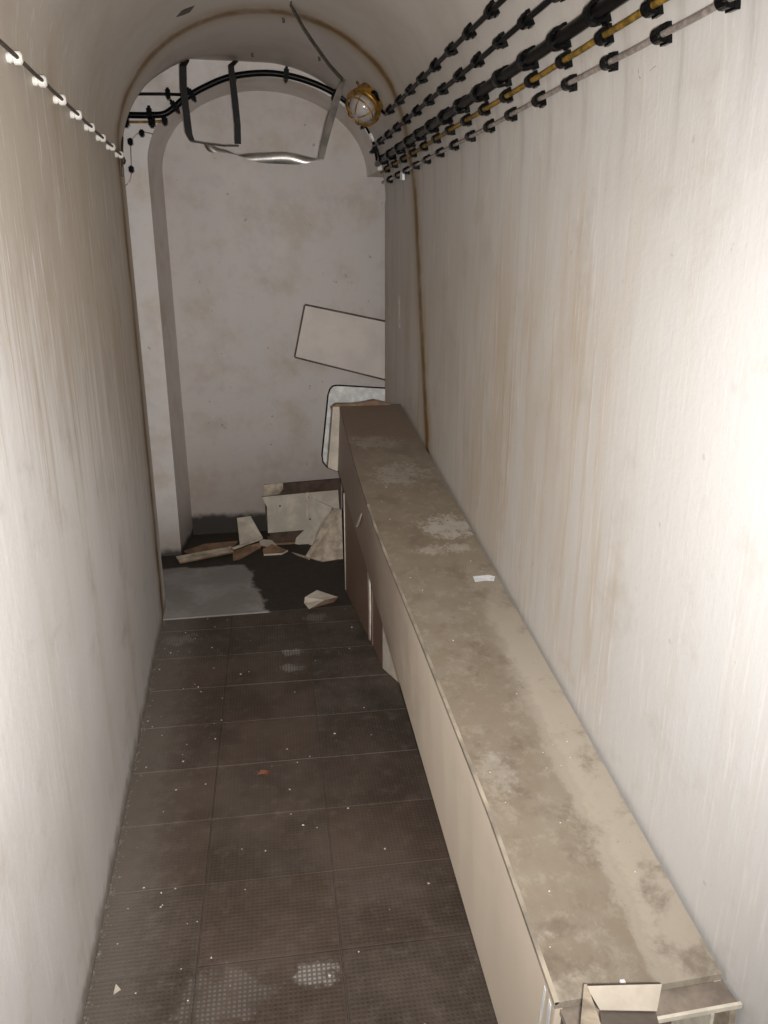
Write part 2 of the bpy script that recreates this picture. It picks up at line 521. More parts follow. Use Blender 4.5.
def slab(name, pts, thick, mat, parent=None, edge_mat=None, origin=None, direction=None):
    """a flat broken-edged plate: polygon pts (world, roughly planar) extruded by thick along its normal away from the camera"""
    P = [Vector(p) for p in pts]
    n = Vector((0, 0, 0))
    for i in range(len(P)):
        a, b = P[i], P[(i + 1) % len(P)]
        n += Vector(((a.y - b.y) * (a.z + b.z), (a.z - b.z) * (a.x + b.x), (a.x - b.x) * (a.y + b.y)))
    n.normalize()
    c = sum(P, Vector()) / len(P)
    if direction is not None:
        if n.dot(Vector(direction)) < 0:
            n = -n
    elif n.dot(c - EYE) < 0:
        n = -n
    m = len(P)
    V = P + [p + n * thick for p in P]
    F = [tuple(range(m)), tuple(reversed(range(m, 2 * m)))] + [(i, (i + 1) % m, (i + 1) % m + m, i + m) for i in range(m)]
    o = mesh(name, V, F, mat, parent, origin=origin)
    if edge_mat is not None:
        o.data.materials.append(edge_mat)
        for p in o.data.polygons:
            if len(p.vertices) == 4 and p.index >= 2:
                p.material_index = 1
    return o


def tube_bm(bm, path, rad, seg=8, cap=True):
    P = [Vector(p) for p in path]
    rings = []
    up = Vector((0.13, 0.2, 0.97))
    for i, p in enumerate(P):
        t = (P[min(i + 1, len(P) - 1)] - P[max(i - 1, 0)]).normalized()
        a = t.cross(up)
        if a.length < 1e-3:
            a = t.cross(Vector((1, 0, 0)))
        a.normalize()
        b = t.cross(a)
        r = rad[i] if isinstance(rad, (list, tuple)) else rad
        rings.append([bm.verts.new(p + a * (r * math.cos(2 * math.pi * k / seg)) + b * (r * math.sin(2 * math.pi * k / seg))) for k in range(seg)])
    for i in range(len(rings) - 1):
        for k in range(seg):
            bm.faces.new((rings[i][k], rings[i][(k + 1) % seg], rings[i + 1][(k + 1) % seg], rings[i + 1][k]))
    if cap:
        bm.faces.new(list(reversed(rings[0])))
        bm.faces.new(rings[-1])


def tube(name, path, rad, mat, parent=None, seg=8, origin=None):
    bm = bmesh.new()
    tube_bm(bm, path, rad, seg)
    bmesh.ops.recalc_face_normals(bm, faces=bm.faces)
    return from_bm(name, bm, mat, parent, True, origin)


def smooth_path(pts, n=6):
    P = [Vector(p) for p in pts]
    out = []
    for i in range(len(P) - 1):
        p0, p1, p2, p3 = P[max(0, i - 1)], P[i], P[i + 1], P[min(len(P) - 1, i + 2)]
        for s in range(n):
            t = s / n
            out.append(0.5 * ((2 * p1) + (p2 - p0) * t + (2 * p0 - 5 * p1 + 4 * p2 - p3) * t * t + (3 * p1 - p0 - 3 * p2 + p3) * t ** 3))
    out.append(P[-1])
    return out


def grid_mesh(name, fn, nu, nv, mat, parent=None, smooth=True):
    V = [fn(i / nu, j / nv) for i in range(nu + 1) for j in range(nv + 1)]
    F = [(i * (nv + 1) + j, (i + 1) * (nv + 1) + j, (i + 1) * (nv + 1) + j + 1, i * (nv + 1) + j + 1) for i in range(nu) for j in range(nv)]
    return mesh(name, V, F, mat, parent, smooth)


def structure(o, label=None):
    o['kind'] = 'structure'
    if label:
        o['label'] = label
    return o


# ------------------------------------------------------------------ the tunnel shell
T = 0.30
# left wall: solid block, its end face looks into the side passage
o = box('wall_left', (L - T, Y_BACK, -0.10), (L, Y_LEFT_END, 2.0), M['wall_left'])
structure(o, 'left plaster wall with brown damp drips, ending at the side passage')
# right wall
o = box('wall_right', (R, Y_BACK, -0.10), (R + T, Y_END + 0.02, 1.9), M['wall_right'])
structure(o, 'right plaster wall with pale vertical streaks behind the fallen duct')
wall_right = o


# vault (closed shell with thickness) up to the end of the left wall, then a groin over the junction
def vault_section(u):
    a = math.pi * (1 - u)
    x = XC + AX * math.cos(a)
    return x


bm = bmesh.new()
NU = 48
prof = []
for i in range(NU + 1):
    x = vault_section(i / NU)
    prof.append((x, zv(x) if 0 < i < NU else (2.0 if i == 0 else 1.9)))
ys = [Y_BACK + (Y_LEFT_END - Y_BACK) * j / 30 for j in range(31)]
rows = [[bm.verts.new((x, y, z)) for (x, z) in prof] for y in ys]
for j in range(len(rows) - 1):
    for i in range(NU):
        bm.faces.new((rows[j][i], rows[j][i + 1], rows[j + 1][i + 1], rows[j + 1][i]))
# groin
NY = 26
yg = [Y_LEFT_END + (Y_END - Y_LEFT_END) * (1 - math.cos(math.pi / 2 * j / NY)) for j in range(NY + 1)]
xs = [p[0] for p in prof]
grow = []
for j, y in enumerate(yg):
    if j == 0:
        grow.append(rows[-1])
        continue
    line = []
    for i, (x, z) in enumerate(prof):
        zz = max(z, zt(y)) if x < XC else z
        line.append(bm.verts.new((x, y, zz)))
    grow.append(line)
for j in range(NY):
    for i in range(NU):
        bm.faces.new((grow[j][i], grow[j][i + 1], grow[j + 1][i + 1], grow[j + 1][i]))
# side passage vault, leading off to the left
prev = [g[0] for g in grow]
for x in (-0.8, -1.25, X_PASS):
    cur = [bm.verts.new((x, y, zt(y))) for y in yg]
    for j in range(NY):
        bm.faces.new((prev[j], prev[j + 1], cur[j + 1], cur[j]))
    prev = cur
bmesh.ops.recalc_face_normals(bm, faces=bm.faces)
o = from_bm('ceiling', bm, M['ceiling'], None, True)
structure(o, 'plastered barrel vault with a rust-stained joint across it')

# end wall with the arched niche opening
NXC, NXA, NZ0, NRISE = 0.178, 0.573, 2.05, 0.41


def narc(x):
    q = min(1.0, abs(x - NXC) / NXA)
    return NZ0 + NRISE * math.sqrt(max(0, 1 - q * q))


bm = bmesh.new()


def bm_poly(bm, pts):
    return bm.faces.new([bm.verts.new(p) for p in pts])


NXL, NXR = NXC - NXA, NXC + NXA
TOP = 2.60
bm_poly(bm, [(X_PASS, Y_END, -0.1), (NXL, Y_END, -0.1), (NXL, Y_END, TOP), (X_PASS, Y_END, TOP)])
NA = 40
ax = [NXC - NXA * math.cos(math.pi * i / NA) for i in range(NA + 1)]
NDX = 0.030                                           # the niche closes slightly towards its back


def inner_x(x):
    return NXC + 0.02 + (x - NXC) * (NXA - 0.022) / NXA


ARC_IN = []
for i in range(NA):
    a, b = ax[i], ax[i + 1]
    za, zb = narc(a), narc(b)
    bm_poly(bm, [(a, Y_END, za), (b, Y_END, zb), (b, Y_END, TOP), (a, Y_END, TOP)])
    # soffit
    bm_poly(bm, [(a, Y_END, za), (b, Y_END, zb), (inner_x(b), Y_NICHE, zb), (inner_x(a), Y_NICHE, za)])
# left reveal
bm_poly(bm, [(NXL, Y_END, -0.1), (NXL, Y_END, NZ0), (inner_x(NXL), Y_NICHE, NZ0), (inner_x(NXL) + 0.008, Y_NICHE, -0.1)])
# right: arch stops on a short ledge, below it the recess runs on behind the right wall
bm_poly(bm, [(NXR, Y_END, NZ0), (1.05, Y_END, NZ0), (1.05, Y_END, TOP), (NXR, Y_END, TOP)])
bm_poly(bm, [(NXR, Y_END, NZ0), (1.05, Y_END, NZ0), (1.05, Y_NICHE, NZ0), (inner_x(NXR), Y_NICHE, NZ0)])
bmesh.ops.remove_doubles(bm, verts=bm.verts, dist=1e-5)
bmesh.ops.recalc_face_normals(bm, faces=bm.faces)
o = from_bm('wall_end', bm, M['end'])
structure(o, 'end wall with a shallow round-arched niche')
o = box('wall_niche', (-0.55, Y_NICHE, -0.1), (1.05, Y_NICHE + 0.12, 2.6), M['niche'])
structure(o, 'mottled pinkish plaster at the back of the arched niche')
o = box('wall_niche_side', (1.05, Y_END - 0.1, -0.1), (1.15, Y_NICHE + 0.12, 2.6), M['niche'])
structure(o, 'side of the niche hidden behind the right wall')
o = box('wall_passage', (X_PASS - 0.1, Y_LEFT_END - 0.1, -0.1), (X_PASS, Y_END + 0.1, 2.62), M['end'])
structure(o, 'far end of the side passage')
o = box('wall_passage_near', (X_PASS, Y_LEFT_END - 0.1, -0.1), (L - T, Y_LEFT_END, 2.02), M['end'])
structure(o, 'near wall of the side passage')
o = box('wall_bounce', (L - T, Y_BACK - 0.12, -0.1), (R + T, Y_BACK, 2.65), M['end'])  # unseen, added to bounce light back; the tunnel itself runs on
structure(o, 'unseen wall added behind the viewer to bounce light')

# floor: slab, ribbed tiles up to the joint, pale screed in the junction
floor = box('floor', (X_PASS, Y_BACK, -0.12), (1.05, Y_NICHE, -0.004), M['slab'])
structure(floor, 'tunnel floor of dark ribbed tiles and pale screed')
Y_TILE_END = 3.43
scr = mesh('screed', [(X_PASS, Y_TILE_END, -0.004), (1.05, Y_TILE_END - 0.02, -0.004), (1.05, Y_NICHE, -0.004), (X_PASS, Y_NICHE, -0.004),
                      (X_PASS, Y_TILE_END, 0.004), (1.05, Y_TILE_END - 0.02, 0.004), (1.05, Y_NICHE, 0.004), (X_PASS, Y_NICHE, 0.004)], HEXF, M['screed'], floor)
scr['label'] = 'pale grey screed with a black tar stain'


def clip_poly(P, axis, val, keep_less):
    out = []
    for i in range(len(P)):
        a, b = P[i], P[(i + 1) % len(P)]
        ia = (a[axis] <= val) == keep_less
        ib = (b[axis] <= val) == keep_less
        if ia:
            out.append(a)
        if ia != ib:
            t = (val - a[axis]) / (b[axis] - a[axis])
            out.append(tuple(a[q] + (b[q] - a[q]) * t for q in range(2)))
    return out


TW, TH = 0.345, 0.258
ca, sa = math.cos(TILE_ROT), math.sin(TILE_ROT)
tile_c0 = Vector((-0.183, 1.470))
for iy in range(-11, 9):
    for ix in range(-2, 4):
        g = 0.0011
        q = [(ix * TW + g, iy * TH + g), ((ix + 1) * TW - g, iy * TH + g), ((ix + 1) * TW - g, (iy + 1) * TH - g), (ix * TW + g, (iy + 1) * TH - g)]
        q = [(tile_c0.x + x * ca - y * sa, tile_c0.y + x * sa + y * ca) for (x, y) in q]
        for axis, val, less in ((0, L - 0.0, False), (0, R + 0.0, True), (1, Y_TILE_END - 0.025, True), (1, Y_BACK, False)):
            if q:
                q = clip_poly(q, axis, val, less)
        if len(q) < 3:
            continue
        area = abs(sum(q[i][0] * q[(i + 1) % len(q)][1] - q[(i + 1) % len(q)][0] * q[i][1] for i in range(len(q)))) / 2
        if area < 0.0008:
            continue
        dz = random.uniform(-0.0012, 0.0012)
        tx, ty = random.uniform(-0.003, 0.003), random.uniform(-0.003, 0.003)
        mx = sum(p[0] for p in q) / len(q)
        my = sum(p[1] for p in q) / len(q)
        m = len(q)
        e = 0.0012
        topv = [(p[0] + (mx - p[0]) * e / 0.15, p[1] + (my - p[1]) * e / 0.15, dz + (p[0] - mx) * tx + (p[1] - my) * ty) for p in q]
        midv = [(p[0], p[1], t[2] - 0.0015) for p, t in zip(q, topv)]
        botv = [(p[0], p[1], -0.004) for p in q]
        V = topv + midv + botv
        F = [tuple(range(m))] + [(i, (i + 1) % m, (i + 1) % m + m, i + m) for i in range(m)] + [(i + m, (i + 1) % m + m, (i + 1) % m + 2 * m, i + 2 * m) for i in range(m)] + [tuple(reversed(range(2 * m, 3 * m)))]
        mesh('tile', V, F, M['tile'], floor)

# ------------------------------------------------------------------ the long fallen duct (top surface measured against the right wall)
SL = 0.1822


def dtop(y):
    return 0.822 + (y - 3.279) * SL


def dbot(y):
    return 0.068 + (y - 1.15) * 0.20


DXL = [(0.80, 0.466), (0.95, 0.469), (1.30, 0.474), (1.93, 0.459), (2.32, 0.446), (2.60, 0.440), (3.06, 0.446), (3.40, 0.458), (3.80, 0.472), (4.0, 0.478)]


def dxl(y):                     # left top edge: the board is slightly bowed
    for (ya_, xa_), (yb_, xb_) in zip(DXL, DXL[1:]):
        if y <= yb_:
            t = (y - ya_) / (yb_ - ya_)
            return xa_ + (xb_ - xa_) * t
    return DXL[-1][1]


YN, YF = 0.925, 3.80
duct = thing('ventilation_duct', (0.62, YN, 0.0), 'long cream boxed ventilation duct lying aslant along the right wall', 'duct')
NS = 22


def duct_panel(name, fa, fb, fc, fd, mat, y0=YN, y1=YF, parent=duct, n=NS, bevel=0):
    """a board swept along the duct; fa..fd give the four section corners (x, z) at y"""
    V, F = [], []
    for i in range(n + 1):
        y = y0 + (y1 - y0) * i / n
        for fn in (fa, fb, fc, fd):
            x, z = fn(y)
            V.append((x, y, z))
    for i in range(n):
        a = i * 4
        for q in range(4):
            F.append((a + q, a + (q + 1) % 4, a + 4 + (q + 1) % 4, a + 4 + q))
    F.append((3, 2, 1, 0))
    F.append(tuple(n * 4 + q for q in range(4)))
    return mesh(name, V, F, mat, parent)


BT = 0.014
XR = 0.783
XB = 0.457
duct_panel('top_board', lambda y: (dxl(y), dtop(y)), lambda y: (XR, dtop(y)), lambda y: (XR, dtop(y) - BT), lambda y: (dxl(y), dtop(y) - BT), M['duct_top'])
duct_panel('side_board', lambda y: (dxl(y) + 0.001, dtop(y) - BT), lambda y: (dxl(y) + BT, dtop(y) - BT), lambda y: (XB + BT, dbot(y) + BT), lambda y: (XB, dbot(y)), M['duct_side'])
duct_panel('wall_side_board', lambda y: (XR - BT, dtop(y) - BT), lambda y: (XR, dtop(y) - BT), lambda y: (XR, dbot(y)), lambda y: (XR - BT, dbot(y)), M['duct_side'])
duct_panel('bottom_board', lambda y: (XB + 0.002, dbot(y) + BT), lambda y: (XR - BT, dbot(y) + BT), lambda y: (XR - BT, dbot(y)), lambda y: (XB + 0.001, dbot(y)), M['duct_side'])
# pale corner bead along the top left edge, starts about half way
duct_panel('corner_bead', lambda y: (dxl(y) - 0.0015, dtop(y) + 0.001), lambda y: (dxl(y) + 0.007, dtop(y) + 0.0012), lambda y: (dxl(y) + 0.007, dtop(y) - 0.002), lambda y: (dxl(y) - 0.0015, dtop(y) - 0.007), M['bead'], YN + 0.0, 2.75)

# near end: lower collar with a white rim, inside divider
yc0, yc1 = YN - 0.045, YN + 0.01
cz = dtop(YN) - 0.016
col_ = box('collar', (0.478, yc0, cz - 0.012), (XR + 0.004, yc1, cz), M['collar'], duct)
box('rim', (0.560, yc0 - 0.006, cz - 0.006), (XR + 0.008, yc0, cz + 0.003), M['cream_edge'], col_)
box('collar_cheek', (XR - 0.008, yc0, dbot(YN)), (XR + 0.004, yc1, cz - 0.012), M['cream_dirty'], duct)
box('divider', (0.735, yc0 - 0.004, dbot(YN) + 0.02), (0.741, YN + 0.16, cz - 0.012), M['cream_edge'], duct)
slab('end_board', [(0.50, YN + 0.05, dbot(YN) + 0.03), (XR - BT, YN + 0.05, dbot(YN) + 0.03), (XR - BT, YN + 0.05, cz - 0.014), (0.50, YN + 0.05, cz - 0.014)], 0.01, M['inside'], duct)
# torn white tape hanging from the corner
for i, (x, y, wd, ln) in enumerate(((0.467, 0.930, 0.010, 0.20), (0.467, 0.955, 0.007, 0.10))):
    zt_ = dtop(y) - 0.012
    pts = [(x - 0.004, y, zt_), (x - 0.004, y + wd, zt_ + 0.004), (x - 0.008, y + wd * 0.8, zt_ - ln * 0.55), (x - 0.010, y + wd * 0.5, zt_ - ln), (x - 0.010, y + 0.001, zt_ - ln * 0.9)]
    slab('tape_strip', pts, 0.0012, M['tape'], duct)
# far end: cream collar, jagged broken top, flange with black gasket
yf = YF
slab('end_collar', [at_y(px, py, yf - 0.012) for px, py in ((333, 407), (341.5, 407), (337.5, 471.5), (328, 467.5))], 0.03, M['cream'], duct, direction=(0, 1, 0))
jag = [at_y(px, py, yf - 0.01) for (px, py) in ((331, 408), (336, 404), (352, 404), (366, 402), (374, 400), (386, 403), (398, 407), (402, 413), (333, 413))]
slab('broken_lip', jag, 0.012, M['hardboard'], duct)


def rounded_rect(x0, x1, z0, z1, r, y, shear=0.0, n=6):
    pts = []
    for (cx, cz_, a0) in ((x1 - r, z1 - r, 0), (x0 + r, z1 - r, 90), (x0 + r, z0 + r, 180), (x1 - r, z0 + r, 270)):
        for i in range(n + 1):
            a = math.radians(a0 + 90 * i / n)
            xx, zz_ = cx + r * math.cos(a), cz_ + r * math.sin(a)
            pts.append((xx + shear * (zz_ - z1), y, zz_))
    return pts


tray = thing('enamel_tray', at_y(345, 470, Y_NICHE - 0.03), 'white enamel tray with rounded corners and black rim behind the far duct end', 'tray')
TP = [(338, 385.3), (388, 388.3), (404, 389.3), (404, 494), (390, 489), (337, 471), (327, 467), (323, 462), (322, 455), (325, 425), (328, 395), (330, 389), (333, 386)]
tp = [at_y(px, py, Y_NICHE - 0.045) for px, py in TP]
slab('pan', tp, 0.042, M['white_worn'], tray, direction=(0, 1, 0))
tube('rim', tp + [tp[0]], 0.005, M['rubber'], tray, 6)
tc = sum(tp, Vector()) / len(tp)
tr = slab('recess', [tc + (p - tc) * 0.90 + Vector((0, -0.004, 0)) for p in tp], 0.004, M['white_worn'], tray, direction=(0, 1, 0))
# white scar where paint has come off the side
slab('paint_scar', [at_x(px, py, dxl(2.9) - 0.004) for px, py in ((355.5, 527), (360, 515), (361.5, 513), (360, 519), (357, 527))], 0.003, M['cream_edge'], duct)

# ------------------------------------------------------------------ lower, older duct under the far half
low = thing('lower_duct', (0.62, 3.2, 0.0), 'dark brown broken duct section standing on the floor under the long duct', 'duct')
f1, f2, f3, f4 = (0.461, 3.60), (0.497, 2.985), (0.506, 2.78), (0.556, 2.635)


def lower_top(y):
    return dbot(y) - 0.006


def side_plate(name, a, b, mat, th=0.012, top_in=0.0, parent=low):
    (x0, y0), (x1, y1) = a, b
    dx, dy = x1 - x0, y1 - y0
    ln = math.hypot(dx, dy)
    nx, ny = -dy / ln * th, dx / ln * th
    if nx < 0:
        nx, ny = -nx, -ny
    V = []
    for (ox, oy) in ((0, 0), (nx, ny)):
        V += [(x0 + ox, y0 + oy, 0.004), (x1 + ox, y1 + oy, 0.004), (x1 + ox + top_in, y1 + oy, lower_top(y1)), (x0 + ox + top_in, y0 + oy, lower_top(y0))]
    return mesh(name, V, HEXF, mat, parent)


side_plate('side_board', f1, f2, M['duct_lower'])
slab('torn_edge', [at_x(367.3, 570, 0.486), at_x(369.2, 572, 0.486), at_x(370.0, 640, 0.493), at_x(368.6, 641, 0.493), at_x(368.3, 610, 0.49)], 0.006, M['cream_edge'], low)
side_plate('side_board', (0.500, 2.98), f3, M['duct_lower'])
side_plate('end_board', f3, f4, M['cream'])
box('wall_side_board', (0.76, 2.66, 0.004), (0.774, 3.60, 0.36), M['duct_lower'], low)
slab('far_board', [(0.465, 3.60, 0.004), (0.77, 3.60, 0.004), (0.77, 3.60, 0.54), (0.465, 3.60, 0.54)], 0.012, M['hardboard'], low, direction=(0, -1, 0))
tube('pale_edge', [(f1[0] - 0.002, f1[1] - 0.03, 0.02), (f1[0] - 0.002, f1[1] - 0.03, 0.53)], 0.003, M['cream_edge'], low, 5)

# ------------------------------------------------------------------ broken piece of duct lying on the near end of the long duct
frag = thing('broken_duct_piece', (0.53, 0.93, 0.39), 'small broken cream corner of ducting propped against the near duct end', 'duct fragment')
yb = YN - 0.055
A = [at_y(586, 986, yb), at_y(662, 984, yb), at_y(657, 1011, yb - 0.02), at_y(600, 1010, yb - 0.02)]
slab('back_board', A, 0.008, M['cream'], frag, M['hardboard_dark'])
B = [at_y(584, 984, yb), at_y(587, 984, yb), at_y(603, 1030, yb - 0.11), at_y(580, 1030, yb - 0.11)]
slab('side_board', B, 0.006, M['cream_dirty'], frag)
Cc = [at_y(600, 1011, yb - 0.018), at_y(656, 1012, yb - 0.018), at_y(664, 1045, yb - 0.10), at_y(604, 1045, yb - 0.10)]
slab('base_board', Cc, 0.008, M['inside'], frag, direction=(0, 0, -1))
chip = at_y(623, 979, YN + 0.012)
chip.z = dtop(chip.y)
o = mesh('paint_chip', [(chip.x - 0.005, chip.y - 0.003, chip.z), (chip.x + 0.005, chip.y - 0.004, chip.z), (chip.x + 0.006, chip.y + 0.004, chip.z), (chip.x - 0.004, chip.y + 0.004, chip.z),
                        (chip.x - 0.005, chip.y - 0.003, chip.z + 0.006), (chip.x + 0.004, chip.y - 0.004, chip.z + 0.007), (chip.x + 0.005, chip.y + 0.004, chip.z + 0.005), (chip.x - 0.004, chip.y + 0.003, chip.z + 0.007)], HEXF, M['white_tag'], origin=chip)
tag(o, 'tiny white paint chip behind the broken cream corner on the duct', 'paint chip')
# scrap of paper by the wall on the duct
def on_duct(px, py):
    d = ray(px, py)
    t = (0.822 - 3.279 * SL - CAMH) / (d.z - d.y * SL)
    return EYE + d * t


p = [on_duct(*q) + Vector((0, 0, 0.0005)) for q in ((473, 577), (488, 575.5), (495, 577), (494, 581), (486, 580.5), (475, 582))]
o = slab('paper_scrap', p, 0.002, M['tape'], direction=(0, 0, 1), origin=p[0])
tag(o, 'small grey-white scrap lying on the duct beside the wall', 'scrap')

# ------------------------------------------------------------------ panel on the niche wall
yb = Y_NICHE - 0.015
C4 = [at_y(305, 305, yb), at_y(387, 322, yb), at_y(387, 380, yb), at_y(295, 357, yb)]
e1 = (C4[1] - C4[0])
C4[1] = C4[0] + e1 * 1.22
C4[2] = C4[3] + (C4[2] - C4[3]) * 1.22
pn = thing('wall_panel', (C4[3] + C4[2]) / 2, 'pale rectangular panel hanging tilted on the niche back wall', 'panel')
slab('board', C4, 0.012, M['panel'], pn, direction=(0, 1, 0))
for a, b in ((0, 1), (2, 3), (3, 0)):
    tube('edge_strip', [C4[a] + Vector((0, 0.006, 0)), C4[b] + Vector((0, 0.006, 0))], 0.0078, M['panel_edge'], pn, 6)

# ------------------------------------------------------------------ rubble at the foot of the end wall
bx = thing('broken_box', (0.30, 4.35, 0.004), 'broken cream board box with brown inside lying below the niche', 'box')
yb = 4.31
FP = [(262, 497), (300, 493.5), (338, 490), (342, 545), (310, 546), (295, 544), (296, 538), (304, 530), (286, 531.5), (268, 533), (267, 507)]
slab('front_board', [at_y(x, y, yb) for x, y in FP], 0.012, M['cream'], bx, M['hardboard'])
BP = [(264, 485), (341, 478.5), (341, 520), (266, 522)]
slab('back_board', [at_y(x, y, 4.47) for x, y in BP], 0.012, M['hardboard_dark'], bx)
slab('paper_lining', [at_y(x, y, 4.465) for x, y in ((264, 485), (283, 482.5), (283, 489), (279, 494), (264, 498))], 0.003, M['cream_dirty'], bx)
v0, v1 = at_y(268, 533, yb + 0.014), at_y(338, 540, yb + 0.014)
box('base_board', (v0.x, yb + 0.014, 0.004), (v1.x, 4.455, 0.016), M['hardboard'], bx)
box('inner_board', (v0.x + 0.01, yb + 0.05, 0.016), (v1.x - 0.1, yb + 0.06, 0.10), M['hardboard_dark'], bx)
for px, py in ((310, 519), (308, 497), (280, 506)):
    c0 = at_y(px, py, yb - 0.001)
    tube('nail_hole', [c0, c0 + Vector((0, -0.002, 0))], 0.006, M['hardboard_dark'], bx, 6)
slab('loose_sheet', [at_y(x, y, yb - 0.004) for x, y in ((306, 492.5), (308.5, 492.3), (307.5, 519), (306.5, 519))], 0.0015, M['cream_dirty'], bx)

o = slab('leaning_board', [at_y(333, 508, 4.20), at_y(341.5, 509, 4.17), at_z(343, 559, 0.006), at_z(322, 562, 0.006), at_z(305, 557, 0.006)], 0.01, M['cream_dirty'], None, M['hardboard'], origin=at_z(322, 562, 0.006))
tag(o, 'stained triangular board leaning against the lower duct corner', 'board')
o = slab('leaning_shard', [at_y(315, 500, 4.295), at_y(332, 507.5, 4.25), at_y(331.5, 510, 4.25), at_y(312, 545, 4.25), at_y(309, 545, 4.26), at_y(320, 525, 4.275)], 0.008, M['cream'], None, M['hardboard'], origin=at_y(312, 545, 4.2))
tag(o, 'narrow cream shard standing upright between broken box and triangular board', 'board')


def debris(name, pts, th, mat, edge, label, cat='board fragment', z=0.006):
    q = [at_z(x, y, zz if zz is not None else z) if not isinstance(zz, tuple) else at_y(x, y, zz[0]) for (x, y, zz) in pts]
    zmin = min(v.z for v in q)
    q = [Vector((v.x, v.y, v.z + th)) for v in q]
    o = slab(name, q, th, mat, None, edge, origin=(q[0].x, q[0].y, max(0.004, zmin)), direction=(0, 0, -1))
    tag(o, label, cat, 'board fragments on the junction floor')
    return o


G = None
o = slab('board_fragment', [at_y(237, 518, 4.50), at_y(250.5, 516, 4.50), at_z(263, 538, 0.02), at_z(240, 545, 0.01)], 0.012, M['cream'], None, M['hardboard'], origin=at_z(240, 545, 0.01))
tag(o, 'upright cream square fragment leaning back left of the broken box', 'board fragment', 'board fragments on the junction floor')
debris('lath', [(176, 558, 0.02), (231, 548, 0.03), (234, 553, 0.02), (180, 564, 0.01)], 0.010, M['cream_dirty'], M['hardboard'], 'long pale lath lying at the foot of the left pier', 'lath')
debris('board_fragment', [(184, 552, 0.012), (205, 545, 0.02), (238, 542, 0.02), (233, 548, 0.01), (190, 555, 0.006)], 0.008, M['hardboard'], None, 'long brown strip lying behind the pale lath')
debris('lath', [(231, 549, 0.05), (262, 538.5, 0.07), (263, 540.5, 0.06), (234, 551, 0.04)], 0.008, M['cream_dirty'], M['hardboard_dark'], 'thin stick resting under the upright cream fragment', 'lath')
debris('board_fragment', [(233, 553, 0.02), (248, 547, 0.04), (260, 544, 0.05), (261, 548, 0.03), (240, 560, 0.004), (233, 561, 0.004)], 0.008, M['hardboard'], None, 'brown broken plate in front of the upright cream fragment')
debris('board_fragment', [(259, 541, 0.03), (272, 542, 0.03), (277, 547, 0.02), (270, 549, 0.01), (260, 547, 0.01)], 0.012, M['cream'], M['hardboard'], 'small cream chunk at the left foot of the broken box')
debris('board_fragment', [(263, 551, 0.02), (272, 546, 0.03), (288, 552, 0.006), (282, 555, 0.004), (264, 556, 0.004)], 0.012, M['hardboard'], M['cream_edge'], 'brown fragment with pale edge before the broken box')
debris('board_fragment', [(292, 553, 0.006), (306, 557, 0.006), (310, 560, 0.004), (298, 556, 0.004)], 0.006, M['cream_dirty'], None, 'sliver of board at the tip of the triangular board')
# wedge of board alone on the dark floor
a0, a1, a2 = at_z(304, 603, 0.006), at_z(309, 609, 0.006), at_z(334, 602, 0.006)
top = [at_z(305, 597, 0.03), at_z(317, 590, 0.045), at_z(338, 597, 0.035), at_z(325, 600, 0.03)]
wf = mesh('board_wedge', [a0, a1, a2, at_z(338, 599, 0.006), at_z(318, 596, 0.006)] + top + [], [(0, 1, 2, 3, 4), (5, 6, 7, 8), (0, 1, 8, 5), (1, 2, 8), (2, 7, 8), (2, 3, 7), (3, 4, 6, 7), (4, 0, 5, 6)], M['hardboard'], origin=a1)
wf.data.materials.append(M['cream'])
for p in wf.data.polygons:
    if p.normal.z > 0.6:
        p.material_index = 1
tag(wf, 'brown wedge with cream top lying alone on the dark floor', 'board fragment')

# ------------------------------------------------------------------ cables along the right wall
def wall_normal(z):
    if z <= 1.9:
        return Vector((-1, 0, 0))
    x = vault_x(z)
    gx = 2 * (x - XC) / AX ** 2
    gz = 2 * (z - 1.9) / 0.62 ** 2
    return -Vector((gx, 0, gz)).normalized()


